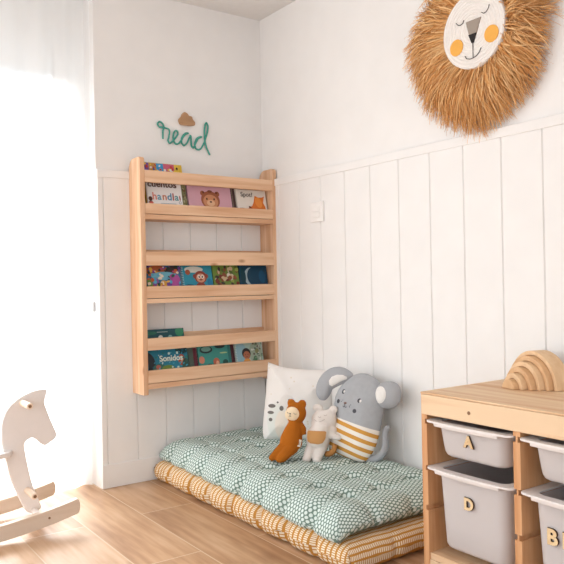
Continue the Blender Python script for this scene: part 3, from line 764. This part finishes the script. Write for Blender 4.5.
gp = plush('grey_plush', 'abadb1'); wp = plush('white_fleece', 'efece8', .8, 300); m_dk = plain('dark_embroidery', '4b4c52', .6)
def cc(x, y, rx, ry, n=20, rot=0):
    return [(c2(x+FO[0]+rx*cos(t)*cos(rot)-ry*sin(t)*sin(rot), y+FO[1]+rx*cos(t)*sin(rot)+ry*sin(t)*cos(rot))) for t in [2*pi*k/n for k in range(n)]]
FO = (9, 13)
for (x, y) in ((133, 162), (228, 203)):
    e = patch('eye', cc(x, y, 12, 15), hM, m_dk, mo); patch('eye_white', cc(x+5, y, 5.5, 8), lambda u, v: hM(u, v)+.0012, wp, e)
for (x, y) in ((110, 215), (209, 258)): patch('cheek', cc(x, y, 10, 11), hM, m_dk, mo)
patch('nose', cc(155, 222, 9, 6), hM, plain('brown_embroidery', '7d5f56', .6), mo)
def seam(name, pts, mat, par, h, r=.0011, y0=0):
    M().tube([(u, y0-h(u, v)-.001, v) for u, v in [(p[0], p[1]) for p in smoothpts([(a, b, 0) for a, b in pts], 4)]], r, 6).build(name, mat, par)
seam('mouth', [c2(164, 239), c2(165, 251)], m_dk, mo, hM); seam('mouth', [c2(155, 251), c2(160, 256), c2(166, 253), c2(171, 258), c2(176, 253)], m_dk, mo, hM)
for p in ((133, 215), (139, 208), (180, 235), (186, 229), (182, 240)): patch('freckle', cc(p[0], p[1], 2.5, 2.5, 8), hM, m_dk, mo, rings=2)
FO = (0, 0)
# right ear: round and puffy, with a fleece inner disc
ear = [c2(352+62*cos(t)-0, 170+68*sin(t)) for t in [2*pi*k/14 for k in range(14)]]
ear = [c2(*p) for p in ((302, 128), (325, 108), (360, 100), (395, 110), (414, 140), (416, 180), (402, 218), (370, 238), (335, 238), (312, 222), (298, 190), (294, 155))]
e, hE = star_puff(ear, .024, c2(355, 170), gp, 'ear', mo, rings=12)
e.location = (0, -.016, 0); patch('inner_ear', cc(326, 174, 35, 44), lambda u, v: hE(u, v)+.0012, wp, e, th=.002)
# left ear: folded forward over the pillow
le = [c2(*p) for p in ((162, 84), (128, 54), (88, 44), (45, 56), (10, 88), (-14, 136), (-18, 188), (0, 226), (32, 232), (52, 204), (62, 172), (95, 146), (130, 122))]
e, hL = star_puff(le, .024, c2(50, 110), gp, 'ear', mo, rings=12)
e.location = (0, -.006, 0); e.rotation_euler = (0, 0, R(8))
patch('inner_ear', [c2(*p) for p in ((58, 148), (56, 126), (68, 104), (92, 90), (120, 88), (138, 96), (136, 108), (112, 122), (88, 140), (68, 154))], lambda u, v: hL(u, v)+.001, wp, e, th=.002)
tl_ = [c2(*p) for p in ((255, 505), (290, 500), (322, 480), (338, 448), (340, 410), (334, 375), (338, 345), (354, 328))]
pts = smoothpts([(a, .018, b) for a, b in tl_], 5); k = len(pts)
M().tube(pts, [.0145-.004*(i/k) for i in range(k-2)]+[.008, .003], 14).build('tail', gp, mo, smooth=True)

# brown bear
def c5(x, y, cx=288., cy=462., s=267.): return ((265+x/7.05-cx)/s, (cy-(395+y/7.05))/s)
br = thing('soft_toy_bear', 'small rust brown bear plush with a cream face sitting against the pillow', 'soft toy', (-.348, -.650, .168), (-R(12), 0, R(-42)))
br.scale = (.97, 1, .94)
rust = plush('rust_brown_knit', 'b0651f', .5, 380)
def B3(x, y, d=0): u, v = c5(x, y); return (u, d, v+min(d, 0)*.21)
def bb(m):
    m.ell(B3(222, 132), (.0405, .034, .0430)); m.ell(B3(208, 205), (.018, .017, .02))
    m.tube([B3(210, 190), B3(208, 220), B3(200, 260), B3(192, 310), B3(186, 350), B3(182, 378)], [.020, .026, .034, .042, .044, .038], 18)
    m.ell(B3(184, 360), (.044, .034, .028))
    m.ell(B3(188, 58), (.0160, .010, .0175)); m.ell(B3(268, 66), (.0165, .010, .0185))
    m.tube([B3(150, 365, -.008), B3(110, 400, -.03), B3(72, 432, -.048)], [.023, .020, .016], 14); m.ell(B3(66, 436, -.050), (.015, .013, .0125))
    m.tube([B3(205, 375, -.010), B3(165, 405, -.040), B3(130, 436, -.062)], [.025, .022, .018], 14); m.ell(B3(124, 440, -.064), (.017, .015, .0135))
    m.tube([B3(255, 215, -.0), B3(272, 245, .004), B3(276, 290, .004)], [.012, .013, .011], 12)
blob('body', bb, rust, br, .0035, 4)
def hB(u, v):
    c = c5(222, 130); q = 1-((u-c[0])/.0400)**2-((v-c[1])/.0425)**2; return .0330*math.sqrt(max(q, 0))
def c5p(x, y, rx, ry, n=22): return [c5(x+rx*cos(t), y+ry*sin(t)) for t in [2*pi*k/n for k in range(n)]]
patch('face', c5p(198, 141, 57, 55), hB, plush('cream_felt', 'ecd6b6', .3), br, th=.003)
hB2 = lambda u, v: hB(u, v)+.003
seam('eyelid', [c5(162, 126), c5(166, 132), c5(172, 134), c5(178, 132)], m_dk, br, hB2, .0009); seam('eyelid', [c5(212, 132), c5(218, 140), c5(226, 142), c5(234, 140)], m_dk, br, hB2, .0009)
patch('nose', c5p(186, 138, 6, 5, 10), hB2, m_dk, br, th=.002); seam('mouth', [c5(186, 142), c5(184, 154), c5(176, 160)], m_dk, br, hB2, .0008); seam('mouth', [c5(184, 154), c5(194, 160)], m_dk, br, hB2, .0008)
u, v = c5(250, 350); m = M(); m.box((-.0075, -.001, -.014), (.0075, .001, .014)); tg = m.build('fabric_tag', plain('cream_tag', 'ece0cf', .8), br); tg.location = (u, -.026, v); tg.rotation_euler = (0, R(14), R(20))
m = M(); [m.box((-.0045, -.0014, z_-.0012), (.0045, -.001, z_+.0012)) for z_ in (-.006, -.001, .004)]; m.build('print', plain('grey_print', '8c8278', .8), tg)

# white bear
wb = thing('soft_toy_bear', 'small white bear plush with a tan belly patch, between brown bear and mouse', 'soft toy', (-.252, -.716, .168), (-R(11), 0, R(-48)))
wb.scale = (1, 1, .94)
wpl = plush('white_plush', 'e9e1da', .5, 380)
def W5(x, y): return c5(x, y, 318., 460., 266.)
def W3(x, y, d=0): u, v = W5(x, y); return (u, d, v+min(d, 0)*.20)
def wbb(m):
    rot = Matrix.Rotation(R(-10), 3, 'Y')
    m.ell(W3(405, 175), (.0480, .031, .0390), rot=Matrix.Rotation(R(12), 3, 'Y')); m.ell(W3(432, 155), (.034, .026, .032)); m.ell(W3(352, 200), (.022, .020, .018))
    m.tube([W3(405, 200), W3(385, 250), W3(368, 300), W3(358, 345), W3(352, 370)], [.038, .042, .045, .043, .036], 18)
    m.ell(W3(462, 245), (.020, .02, .020))
    m.ell(W3(360, 88), (.020, .011, .0165)); m.ell(W3(470, 98), (.0175, .011, .0165))
    m.tube([W3(325, 360, -.002), W3(310, 400, -.02), W3(300, 438, -.032)], [.020, .018, .016], 14); m.ell(W3(298, 444, -.036), (.0165, .018, .0135))
    m.tube([W3(395, 360, -.002), W3(385, 400, -.02), W3(372, 438, -.032)], [.021, .0185, .0165], 14); m.ell(W3(370, 444, -.036), (.0170, .018, .0135))
    m.tube([W3(450, 275, -.004), W3(490, 290, -.012), W3(515, 294, -.014)], [.014, .013, .012], 12); m.ell(W3(512, 294, -.014), (.011, .011, .011))
    m.tube([W3(330, 258, -.01), W3(308, 256, -.018)], [.013, .011], 12); m.ell(W3(304, 256, -.018), (.0115, .011, .011))
blob('body', wbb, wpl, wb, .0035, 4)
def hW(u, v):
    c = W5(372, 300); q = 1-((u-c[0])/.056)**2; return .0450*math.sqrt(max(q, 0))
pp = [W5(*p) for p in ((300, 262), (306, 252), (360, 254), (425, 254), (434, 262), (428, 310), (410, 340), (380, 350), (325, 344), (302, 330), (298, 300))]
patch('belly_patch', pp, lambda u, v: hW(u, v)*1.0+.0008, plush('tan_felt', 'c9955f', .3), wb, th=.0022)
def hH(u, v): c = W5(405, 175); q = 1-((u-c[0])/.050)**2-((v-c[1])/.042)**2; return .0315*math.sqrt(max(q, 0))
gt = plain('pale_stitching', 'b9aba3', .8)
seam('mouth', [W5(345, 172), W5(365, 186), W5(395, 184), W5(420, 168)], gt, wb, hH, .0008)
seam('eyelid', [W5(372, 150), W5(382, 156), W5(394, 152)], gt, wb, hH, .0008); seam('eyelid', [W5(412, 138), W5(422, 142), W5(434, 136)], gt, wb, hH, .0008)
pts = smoothpts([W3(420, 420, .004), W3(455, 412, -.004), W3(478, 385, -.008), (W3(486, 345, -.008))], 5)
M().tube(pts, [.0115-.002*i/len(pts) for i in range(len(pts)-1)]+[.004], 12).build('tail', plush('tan_plush', 'b9824c', .4), wb, smooth=True)

# ------------------------------------------------------------------ rocking horse by the window
HY = -.25
ho = thing('rocking_horse', 'small white rocking horse with natural wood runners standing by the bright window', 'rocking horse', (-1.45, HY, 0))
m_hw = plain('white_painted_wood', 'ebe4e0', .5); m_hr = pine('birch_runner_wood', 0, 'd9c6b4', 'cbb49e', knots=False); m_pg = pine('birch_peg_wood', 1, 'efd8c2', 'dfc3a8', knots=False)
head = [(-1.107, .461), (-1.111, .440), (-1.116, .416), (-1.110, .395), (-1.095, .352), (-1.078, .310), (-1.075, .297), (-1.082, .286), (-1.104, .272), (-1.117, .267), (-1.130, .274), (-1.145, .290), (-1.158, .299), (-1.172, .297), (-1.184, .287),
        (-1.187, .270), (-1.177, .205), (-1.161, .133), (-1.135, .060), (-1.140, .046), (-1.160, .041), (-1.182, .046), (-1.203, .089), (-1.233, .163), (-1.248, .232), (-1.261, .285), (-1.263, .330), (-1.258, .370), (-1.240, .410), (-1.203, .442), (-1.160, .460), (-1.127, .464)]
m = M(); m.prism([(p[0]+1.45, p[1]) for p in smoothpts([(a, b, 0) for a, b in head], 3, True)], -.012, .012)
m.build('head_panel', m_hw, ho, bevel=.003, seg=3)
m = M(); tail_p = [(-1.56, .285), (-1.60, .30), (-1.66, .30), (-1.675, .27), (-1.66, .20), (-1.69, .12), (-1.72, .05), (-1.68, .042), (-1.64, .10), (-1.60, .19)]
m.prism([(p[0]+1.45, p[1]) for p in smoothpts([(a, b, 0) for a, b in tail_p], 3, True)], -.012, .012); m.build('rear_panel', m_hw, ho, bevel=.003)
m = M(); m.prism([(-.215, -.085), (.06, -.085), (.205, -.040), (.222, 0-.014), (.222, .014), (.205, .040), (.06, .085), (-.215, .085)], .249, .267, 2); m.build('seat', m_hw, ho, bevel=.004)
def runner(y0, y1):
    lo = []; hi = []
    for k in range(41):
        x = -.396+.792*k/40; zc = .0035+.30*x*x; lo.append((x, zc+.0)); hi.append((x, zc+.052-.004*abs(x)))
    end = [(.405, .060), (.408, .085), (.400, .100), (.385, .106)]
    tip = [(.396+.012*cos(a)-.002, lo[-1][1]+.026+.026*sin(a)) for a in [R(-70+20*q) for q in range(8)]]
    tipl = [(-x, z) for x, z in tip][::-1]
    poly = lo+tip+hi[::-1]+tipl
    m = M(); m.prism(poly, y0, y1); return m.build('runner', m_hr, ho, bevel=.003)
runner(-.156, -.132); runner(.110, .134)
for x_ in (.290, -.25):
    M().tube([(x_, -.140, .046), (x_, .125, .046)], .011, 16).build('cross_bar', m_hw, ho, smooth=False)
for (x_, z_) in ((.258, .425), (.269, .121)):
    M().tube([(x_, -.105, z_), (x_, -.102, z_), (x_, .040, z_), (x_, .043, z_)], [.0095, .0110, .0110, .0095], 20).build('handle_peg', m_pg, ho)
    M().tube([(x_, -.1062, z_), (x_, -.1052, z_)], .0055, 14).build('peg_cap', plain('brown_plug', '8d6a4c', .5), ho)
M().tube([(.30, -.1575, .056), (.30, -.1562, .056)], .004, 12).build('screw_cover', plain('brown_plug', '8d6a4c', .5), ho)
